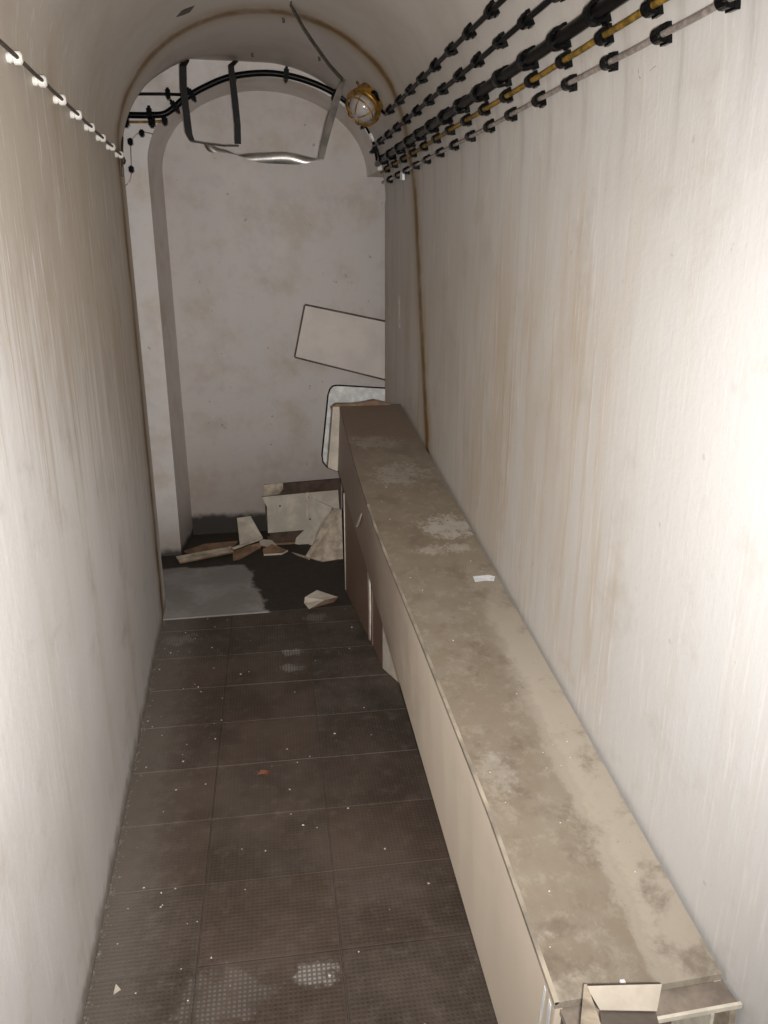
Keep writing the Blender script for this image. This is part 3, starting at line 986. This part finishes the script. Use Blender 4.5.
def make_clip_mesh(rad, style):
    """local frame: y along the cable, +x away from the wall, origin on the wall under the cable"""
    bm = bmesh.new()
    ctr = rad + 0.010
    if style == 'saddle':            # moulded block with a strap looping over the cable
        wd, ht = 0.013, rad + 0.008
        for (x0, x1, y0, y1, z0, z1) in ((0, 0.010, -wd, wd, -ht - 0.003, ht + 0.003), (0, ctr, -wd * 0.9, wd * 0.9, -ht, -rad - 0.0005), (0, ctr, -wd * 0.9, wd * 0.9, rad + 0.0005, ht)):
            v = [bm.verts.new(q) for q in ((x0, y0, z0), (x1, y0, z0), (x1, y1, z0), (x0, y1, z0), (x0, y0, z1), (x1, y0, z1), (x1, y1, z1), (x0, y1, z1))]
            for f in HEXF:
                bm.faces.new([v[i] for i in f])
        n = 8
        ro, ri = rad + 0.008, rad + 0.001
        rings = []
        for y in (-wd * 0.9, wd * 0.9):
            rings.append([bm.verts.new((ctr + ro * math.sin(math.pi * i / n), y, -ro * math.cos(math.pi * i / n))) for i in range(n + 1)])
            rings.append([bm.verts.new((ctr + ri * math.sin(math.pi * i / n), y, -ri * math.cos(math.pi * i / n))) for i in range(n + 1)])
        for i in range(n):
            bm.faces.new((rings[0][i], rings[0][i + 1], rings[2][i + 1], rings[2][i]))
            bm.faces.new((rings[1][i], rings[1][i + 1], rings[0][i + 1], rings[0][i]))
            bm.faces.new((rings[3][i], rings[3][i + 1], rings[2][i + 1], rings[2][i]))
            bm.faces.new((rings[1][i], rings[1][i + 1], rings[3][i + 1], rings[3][i]))
    else:                             # round porcelain style knob
        n = 12
        prof_ = [(0, 0.9), (0.004, 1.05), (ctr * 0.45, 0.8), (ctr - rad - 0.002, 0.8), (ctr - rad, 1.25), (ctr + rad, 1.25), (ctr + rad + 0.003, 0.7)]
        r0 = rad + 0.0056
        prev = None
        for (x, s) in prof_:
            x *= 1.35
            cur = [bm.verts.new((x, r0 * s * math.cos(2 * math.pi * i / n), r0 * s * math.sin(2 * math.pi * i / n))) for i in range(n)]
            if prev:
                for i in range(n):
                    bm.faces.new((prev[i], prev[(i + 1) % n], cur[(i + 1) % n], cur[i]))
            else:
                bm.faces.new(cur)
            prev = cur
        bm.faces.new(prev)
    bmesh.ops.recalc_face_normals(bm, faces=bm.faces)
    me = bpy.data.meshes.new('clip')
    bm.to_mesh(me)
    bm.free()
    return me


def cable_run(z, rad, y0, y1, ystart, mat, clipmat, style, label, tail=None, wob=0.0012, step=0.2, tagpos=None):
    x = vault_x(z)
    n = wall_normal(z)
    root = thing('cable', (x, y1, z), label, 'cable', 'cables along the right wall')
    ctr = rad + 0.010
    path = []
    m = int((y1 - y0) / 0.05)
    for i in range(m + 1):
        y = y0 + (y1 - y0) * i / m
        base = Vector((x, y, z)) + n * ctr
        base.z += wob * math.sin(y * 5.0 + z * 40) - 0.0015 * abs(math.sin(math.pi * (y - ystart) / step))
        path.append(base)
    if tail:
        path += smooth_path([path[-1]] + tail, 5)[1:]
    tube('conductor', path, rad, mat, root, 8)
    me = make_clip_mesh(rad, style)
    me.materials.append(clipmat)
    yv = n.cross(Vector((0, 1, 0)))
    rot = Matrix((n, Vector((0, 1, 0)), yv)).transposed().to_4x4()
    y = ystart
    while y > y0 + 0.03:
        y -= step
    while y < y1 - 0.02:
        if y > y0:
            c = bpy.data.objects.new('clip', me)
            COL.objects.link(c)
            c.parent = root
            jit = Matrix.Rotation(random.uniform(-0.12, 0.12), 4, 'X')
            c.matrix_local = Matrix.Translation(Vector((x, y + random.uniform(-0.006, 0.006), z)) - Vector(root.location)) @ rot @ jit
        y += step
    return root


YA = -1.8
YE = Y_END - 0.03
LAMP = Vector((0.645, 3.78, 2.305))
c1tail = [on_vault(px, py, 0.02) for px, py in ((384, 113), (380, 108), (378, 100), (376, 94), (373, 92))] + [on_vault(370, 97, 0.04), on_vault(367, 102, 0.05)]
cable_run(2.228, 0.0075, YA, 3.70, 2.213, M['cable_black'], M['clip_black'], 'saddle', 'topmost thin black cable on right wall, ending at the caged lamp', c1tail)
cable_run(2.162, 0.0075, YA, YE, 2.04, M['cable_black'], M['clip_black'], 'saddle', 'thin black cable second from top on the right wall')
cable_run(2.086, 0.0150, YA, YE, 1.68, M['cable_black'], M['clip_black'], 'saddle', 'thick black cable in the middle of the five right wall cables')
c4 = cable_run(2.041, 0.0068, YA, YE, 1.485, M['cable_yellow'], M['clip_black'], 'saddle', 'yellow-brown cable just below the thick black cable')
c5 = cable_run(1.990, 0.0062, YA, YE, 1.262, M['cable_grey'], M['clip_black'], 'saddle', 'lowest cable on the right wall, shiny grey with black clips')
q = at_x(401, 176, 0.765)
tg = mesh('cable_tag', [(q.x, q.y - 0.03, q.z - 0.02), (q.x + 0.012, q.y - 0.03, q.z - 0.02), (q.x + 0.012, q.y + 0.03, q.z - 0.015), (q.x, q.y + 0.03, q.z - 0.015),
                      (q.x, q.y - 0.025, q.z + 0.022), (q.x + 0.012, q.y - 0.025, q.z + 0.022), (q.x + 0.012, q.y + 0.02, q.z + 0.018), (q.x, q.y + 0.02, q.z + 0.018)], HEXF, M['white_tag'], c5, bevel=0.003)
tg['label'] = 'small white tag'

# ------------------------------------------------------------------ thin wire on the left wall with white insulators
wl = thing('insulated_wire', (L, 3.4, 1.99), 'thin dark wire on white insulators along the left wall', 'wire')
path = []
for i in range(60):
    y = YA + (3.40 - YA) * i / 59
    path.append((L + 0.022, y, 1.991 - 0.003 * abs(math.sin(math.pi * (y - 1.859) / 0.213))))
path += smooth_path([path[-1], (L + 0.02, 3.47, 1.985), (L + 0.012, 3.50, 1.975)], 3)[1:]
tube('conductor', path, 0.0042, M['wire_dark'], wl, 6)
me = make_clip_mesh(0.0045, 'knob')
me.materials.append(M['porcelain'])
for i in range(-17, 8):
    y = 1.859 + 0.2135 * i
    if y < YA + 0.05:
        continue
    c = bpy.data.objects.new('insulator', me)
    COL.objects.link(c)
    c.parent = wl
    c.matrix_local = Matrix.Translation(Vector((L, y, 1.990)) - Vector(wl.location))
rod = tube('rod', [at_x(122.5, 137, L + 0.008), at_x(122, 158, L + 0.008), at_x(122.5, 176, L + 0.008)], 0.0045, M['wire_dark'], None, 6, origin=at_x(122.5, 176, L + 0.008))
tag(rod, 'thin upright brown rod where the left wall ends', 'rod')

# ------------------------------------------------------------------ pipes and cable on the end wall
yp = Y_END - 0.022


def E_(px, py, y=None):
    return at_y(px, py, yp if y is None else y)


arc = thing('arched_cable', E_(165, 118), 'thick black cable bending over the arched niche on the end wall', 'cable')
P2 = [Vector((-1.7, yp, E_(127, 115).z)), Vector((-1.0, yp, E_(127, 115).z)), E_(127, 115), E_(150, 115), E_(164, 114), E_(175, 107), E_(184, 99), E_(205, 87), E_(230, 77), E_(262, 73), E_(290, 76), E_(318, 85), E_(342, 98), E_(358, 113), E_(368, 127), E_(375, 143), E_(379, 163)]
tube('conductor', smooth_path(P2, 6), 0.0155, M['cable_black'], arc, 8)


def wall_clip(parent, px, py, w_=0.03, h_=0.05, ang=0.0, mat='clip_black', d=0.045):
    c = at_y(px, py, Y_END - d * 0.5)
    bm = bmesh.new()
    for (sx, sy, sz) in ((w_, d, h_), (w_ * 0.55, d * 0.7, h_ * 1.5)):
        v = [bm.verts.new((x * sx / 2, y * sy / 2, z * sz / 2)) for z in (-1, 1) for (x, y) in ((-1, -1), (1, -1), (1, 1), (-1, 1))]
        for f in HEXF:
            bm.faces.new([v[i] for i in f])
    bmesh.ops.recalc_face_normals(bm, faces=bm.faces)
    bmesh.ops.rotate(bm, verts=bm.verts, cent=(0, 0, 0), matrix=Matrix.Rotation(ang, 3, 'Y'))
    bmesh.ops.translate(bm, verts=bm.verts, vec=c)
    return from_bm('clip', bm, M[mat], parent)


for (px, py, a) in ((149.5, 114, 0), (175, 107, -0.6), (191.5, 95, -0.55), (233, 76, -0.2), (286, 75, 0.1), (335, 94, 0.45), (366, 124, 0.9), (376, 150, 1.2)):
    wall_clip(arc, px, py, 0.024, 0.046, a)
q = E_(373, 137)
t_ = tube('sleeve', [q + Vector((-0.012, -0.012, 0.018)), q + Vector((0.010, -0.012, -0.016))], 0.018, M['white_tag'], arc, 10)
t_['label'] = 'short white sleeve'
th_ = thing('conduit', E_(139, 94), 'thin black conduit above the thick cable at left end wall', 'conduit')
zz = E_(139, 94).z
tube('pipe', [(-1.7, yp, zz), (-0.9, yp, zz), E_(139, 94), E_(160, 94), E_(192, 95)], 0.0075, M['cable_black'], th_, 8)
wall_clip(th_, 168, 94, 0.022, 0.034)
th_ = thing('signal_cable', E_(124, 122), 'short yellowish thin cable below the thick cable at left end wall', 'cable')
zz = E_(124, 122).z
tube('wire', [(-1.7, yp, zz), (-0.9, yp, zz), E_(124, 122), E_(150, 122), E_(165, 121)], 0.006, M['cable_yellow'], th_, 6)
wall_clip(th_, 152, 122, 0.032, 0.036)
wall_clip(th_, 165, 121.5, 0.026, 0.026)
wall_clip(th_, 126, 121, 0.03, 0.04)
th_ = thing('bell_wire', E_(131, 170), 'thin grey wire looping down the left pier of the end wall', 'wire')
tube('wire', smooth_path([E_(153, 134), E_(142, 132), E_(135, 136), E_(131, 143), E_(131, 156), E_(131.5, 170), E_(130, 180), E_(125, 186), E_(119, 187)], 5), 0.0028, M['cable_grey'], th_, 6)
for px, py in ((142, 133.5), (130.5, 142), (131.5, 169.5)):
    wall_clip(th_, px, py, 0.024, 0.022, 0, 'clip_black', 0.035)

# ------------------------------------------------------------------ caged lamp on the vault
lamp_n = Vector((-0.62, -0.35, -0.70)).normalized()
lamp = thing('bulkhead_lamp', LAMP, 'rusty brass caged lamp with clear glass on the vault', 'lamp')
ta = lamp_n.cross(Vector((0, 1, 0))).normalized()
tb = lamp_n.cross(ta)


def lathe(name, prof_, mat, parent, n=20, ctr=LAMP):
    bm = bmesh.new()
    prev = None
    for (h, r) in prof_:
        cur = [bm.verts.new(ctr + lamp_n * h + ta * (r * math.cos(2 * math.pi * i / n)) + tb * (r * math.sin(2 * math.pi * i / n))) for i in range(n)]
        if prev:
            for i in range(n):
                bm.faces.new((prev[i], prev[(i + 1) % n], cur[(i + 1) % n], cur[i]))
        else:
            bm.faces.new(cur)
        prev = cur
    bm.faces.new(prev)
    bmesh.ops.recalc_face_normals(bm, faces=bm.faces)
    return from_bm(name, bm, mat, parent, True)


lathe('housing', [(-0.03, 0.025), (-0.02, 0.05), (0.005, 0.068), (0.045, 0.074), (0.058, 0.080), (0.066, 0.080), (0.068, 0.07)], M['brass'], lamp)
gl = lathe('glass', [(0.066, 0.062), (0.085, 0.062), (0.105, 0.055), (0.122, 0.038), (0.130, 0.015)], M['glass'], lamp)
cg = lathe('lamp_holder', [(0.06, 0.022), (0.085, 0.022), (0.09, 0.012)], M['porcelain_dull'], lamp, 12)
for i in range(6):
    a = 2 * math.pi * i / 6
    d = ta * math.cos(a) + tb * math.sin(a)
    tube('guard_wire', smooth_path([LAMP + lamp_n * 0.06 + d * 0.08, LAMP + lamp_n * 0.09 + d * 0.078, LAMP + lamp_n * 0.125 + d * 0.056, LAMP + lamp_n * 0.142 + d * 0.02], 4), 0.003, M['brass'], lamp, 6)
ring = [LAMP + lamp_n * 0.105 + (ta * math.cos(2 * math.pi * i / 20) + tb * math.sin(2 * math.pi * i / 20)) * 0.073 for i in range(21)]
tube('guard_ring', ring, 0.0032, M['brass'], lamp, 6)
for (px, py, qx, qy) in ((360, 88, 357, 82), (374, 92, 376, 86)):
    tube('lug', [at_y(px, py, 3.77), at_y(qx, qy, 3.79)], 0.006, M['brass'], lamp, 6)

# ------------------------------------------------------------------ bent steel straps hanging from the vault
def ribbon(name, pts, mat, parent, th=0.0025, origin=None):
    """pts: (centre, width vector) pairs; a flat band with thickness"""
    bm = bmesh.new()
    C_ = [Vector(p[0]) for p in pts]
    W_ = [Vector(p[1]) for p in pts]
    rows_ = []
    for i in range(len(C_)):
        t = (C_[min(i + 1, len(C_) - 1)] - C_[max(0, i - 1)]).normalized()
        w_ = W_[i]
        n = t.cross(w_)
        if n.length < 1e-6:
            n = Vector((0, 0, 1))
        n.normalize()
        h = n * th / 2
        rows_.append([bm.verts.new(C_[i] + s * w_ / 2 + k_ * h) for (s, k_) in ((-1, -1), (1, -1), (1, 1), (-1, 1))])
    for i in range(len(rows_) - 1):
        for q in range(4):
            bm.faces.new((rows_[i][q], rows_[i][(q + 1) % 4], rows_[i + 1][(q + 1) % 4], rows_[i + 1][q]))
    bm.faces.new(rows_[0])
    bm.faces.new(rows_[-1])
    bmesh.ops.recalc_face_normals(bm, faces=bm.faces)
    return from_bm(name, bm, mat, parent, False, origin)


br = thing('iron_bracket', at_y(212, 145, 4.0), 'black iron strap bracket hanging from the vault in a narrow U', 'bracket')
wx = Vector((0.030, 0, 0.0))
ya, ybk = 3.86, 4.10
ribbon('strap', [(at_y(186, 60, ya + 0.01), wx), (at_y(183, 66, ya), wx), (at_y(183.5, 90, ya), wx), (at_y(187, 118, ya), wx), (at_y(189, 134, ya), wx), (at_y(192, 140.5, ya), wx * 0.8)], M['iron'], br, 0.006)
ribbon('strap', [(at_y(236, 61, ybk + 0.12), wx * 0.7), (at_y(231, 66, ybk), wx * 0.9), (at_y(232, 76, ybk), wx), (at_y(235, 100, ybk), wx), (at_y(237.5, 125, ybk), wx), (at_y(238, 144, ybk), wx)], M['iron'], br, 0.006)
wy = Vector((0, 0.03, 0.004))
ribbon('cross_strap', [(at_y(190, 141, ya), wy), (at_y(207, 144, 3.94), wy), (at_y(224, 146, 4.02), wy), (at_y(239, 146, ybk), wy)], M['steel_dull'], br, 0.006)

bd = thing('steel_band', at_y(260, 158, 3.9), 'bent shiny steel band dangling from the vault below the black bracket', 'metal band')
yy = 3.93
low_pts = [(205, 145, 0.012, 0.3), (209, 148, 0.030, -0.15), (218, 150.5, 0.030, 0.9), (228, 152.5, 0.030, 1.15), (238, 155.5, 0.022, 1.4), (250, 157.5, 0.030, 0.5), (266, 158.5, 0.040, -0.05), (283, 158.5, 0.046, -0.22), (294, 159.5, 0.042, -0.1), (306, 160.2, 0.034, 0.6), (316, 160, 0.03, 1.3), (322, 159, 0.03, 1.45)]
P_ = []
for i, (px, py, wd, ang) in enumerate(low_pts):
    t = i / (len(low_pts) - 1)
    y = 3.93 - 0.13 * t
    P_.append((at_y(px, py, y), wd, ang))
cc = smooth_path([q[0] for q in P_], 5)
aux = smooth_path([(q[1], q[2], 0) for q in P_], 5)
o = ribbon('twisted_band', [(c, Vector((0, math.sin(a.y), math.cos(a.y))) * max(0.008, a.x)) for c, a in zip(cc, aux)], M['steel'], bd, 0.002)
for pp in o.data.polygons:
    pp.use_smooth = True
P_ = []
for (px, py, y, wd) in ((321, 160, 3.80, 0.026), (324, 145, 3.795, 0.032), (330, 122, 3.79, 0.036), (337, 98, 3.785, 0.034), (343, 80, 3.78, 0.026)):
    P_.append((at_y(px, py, y), Vector((wd, 0, 0.006))))
ribbon('upright_band', P_, M['steel_dull'], bd, 0.003)
P_ = []
for (px, py, y) in ((343, 80, 3.78), (339, 76, 3.755), (330, 66, 3.70), (317, 48, 3.60), (304, 29, 3.48), (294, 11, 3.36), (290.5, 4, 3.32), (292, -2, 3.30)):
    P_.append((at_y(px, py, y), Vector((0.004, 0.028, 0.02))))
ribbon('upper_band', P_, M['steel_dull'], bd, 0.006)

# ------------------------------------------------------------------ small marks on the vault and walls
pts = [on_vault(*q) + Vector((0, 0, -0.001)) for q in ((176, 17), (182, 10), (195, 5), (190, 12), (183, 15))]
o = slab('peeling_scrap', pts, 0.003, M['scrap_dark'], origin=pts[0], direction=(0, 0, 1))
tag(o, 'dark curled scrap of peeling paint on the vault', 'scrap')
for (px, py, lab) in ((252, 53, 'tiny nail in the vault above the arched cable'), (319, 57, 'tiny nail in the vault beside the hanging steel band'), (283, 18, 'tiny nail in the vault at the rusty joint')):
    p = on_vault(px, py)
    o = tube('nail', [p + Vector((0, 0, 0.004)), p + Vector((0.002, -0.004, -0.016))], 0.006, M['scrap_dark'], None, 6, origin=p)
    tag(o, lab, 'nail', 'nails in the vault')

mark = thing('pencil_mark', on_vault(648, 66), 'faint pencilled figures on the right wall below the grey cable', 'writing')


def stroke(pts, r=0.0012):
    tube('stroke', smooth_path([on_vault(px, py, 0.0012) for px, py in pts], 4), r, M['pencil'], mark, 5)


stroke([(642, 55), (640, 63), (639, 71), (640, 78), (643, 76), (643.5, 71), (641, 69)])
stroke([(648, 57), (652, 54.5), (655, 54)])
stroke([(650, 71), (653, 68), (656.5, 65.5)])
pm = [at_x(397.6, 296, R - 0.001), at_x(399.4, 296, R - 0.001), at_x(400, 328, R - 0.001), at_x(398.2, 328, R - 0.001)]
o = slab('chalk_mark', pm, 0.0008, M['flake'], wall_right, direction=(1, 0, 0))

# ------------------------------------------------------------------ litter
def flake_stuff(name, n, fn, smin, smax, mat, label, cat):
    bm = bmesh.new()
    for _ in range(n):
        x, y, z = fn()
        s = random.uniform(smin, smax)
        a = random.uniform(0, 6.28)
        m_ = random.choice((3, 4, 5))
        tv = [bm.verts.new((x + s * random.uniform(0.6, 1.2) * math.cos(a + 6.283 * i / m_), y + s * random.uniform(0.6, 1.2) * math.sin(a + 6.283 * i / m_), z + s * random.uniform(0.3, 0.7))) for i in range(m_)]
        bv = [bm.verts.new((v.co.x, v.co.y, z)) for v in tv]
        bm.faces.new(tv)
        for i in range(m_):
            bm.faces.new((tv[i], tv[(i + 1) % m_], bv[(i + 1) % m_], bv[i]))
    bmesh.ops.recalc_face_normals(bm, faces=bm.faces)
    o = from_bm(name, bm, mat)
    tag(o, label, cat, None, 'stuff')
    return o


flake_stuff('paint_flakes', 120, lambda: (min(0.47, max(L + 0.02, random.uniform(L, 0.46) if random.random() < 0.5 else L + abs(random.gauss(0, 0.16)))), random.uniform(1.0, 3.4), 0.0), 0.0012, 0.0042, M['flake'], 'scattered white paint flakes on the dark tiles', 'paint flakes')
flake_stuff('wall_grit', 600, lambda: (L + abs(random.gauss(0, 0.012)), random.uniform(0.6, 3.5), 0.0), 0.0012, 0.0042, M['grit'], 'pale grit crumbled along the foot of the left wall', 'grit')


def duct_spot():
    y = random.uniform(0.98, 3.3)
    return (random.uniform(0.49, 0.77), y, dtop(y))


flake_stuff('duct_crumbs', 45, duct_spot, 0.0008, 0.0026, M['flake'], 'white crumbs scattered over the top of the duct', 'paint flakes')
p = at_z(264, 774, 0.0)
lf = mesh('dead_leaf', [(p.x - 0.022, p.y - 0.004, 0.003), (p.x - 0.008, p.y + 0.012, 0.010), (p.x + 0.012, p.y + 0.010, 0.005), (p.x + 0.024, p.y + 0.002, 0.009), (p.x + 0.006, p.y - 0.012, 0.004), (p.x - 0.010, p.y - 0.010, 0.008), (p.x, p.y, 0.002)], [(0, 1, 6), (1, 2, 6), (2, 3, 6), (3, 4, 6), (4, 5, 6), (5, 0, 6)], M['leaf'], origin=(p.x, p.y, 0.001))
tag(lf, 'small reddish dead leaf on the tiles', 'leaf')
p = at_z(117, 990, 0.0)
lf = mesh('plaster_chip', [(p.x - 0.006, p.y - 0.012, 0.001), (p.x + 0.009, p.y - 0.002, 0.001), (p.x - 0.004, p.y + 0.012, 0.001), (p.x - 0.005, p.y - 0.010, 0.007), (p.x + 0.007, p.y - 0.002, 0.006), (p.x - 0.003, p.y + 0.010, 0.008)], [(0, 1, 2), (3, 4, 5), (0, 1, 4, 3), (1, 2, 5, 4), (2, 0, 3, 5)], M['cream'], origin=(p.x, p.y, 0.001))
tag(lf, 'cream triangular plaster chip near the left wall', 'plaster chip')
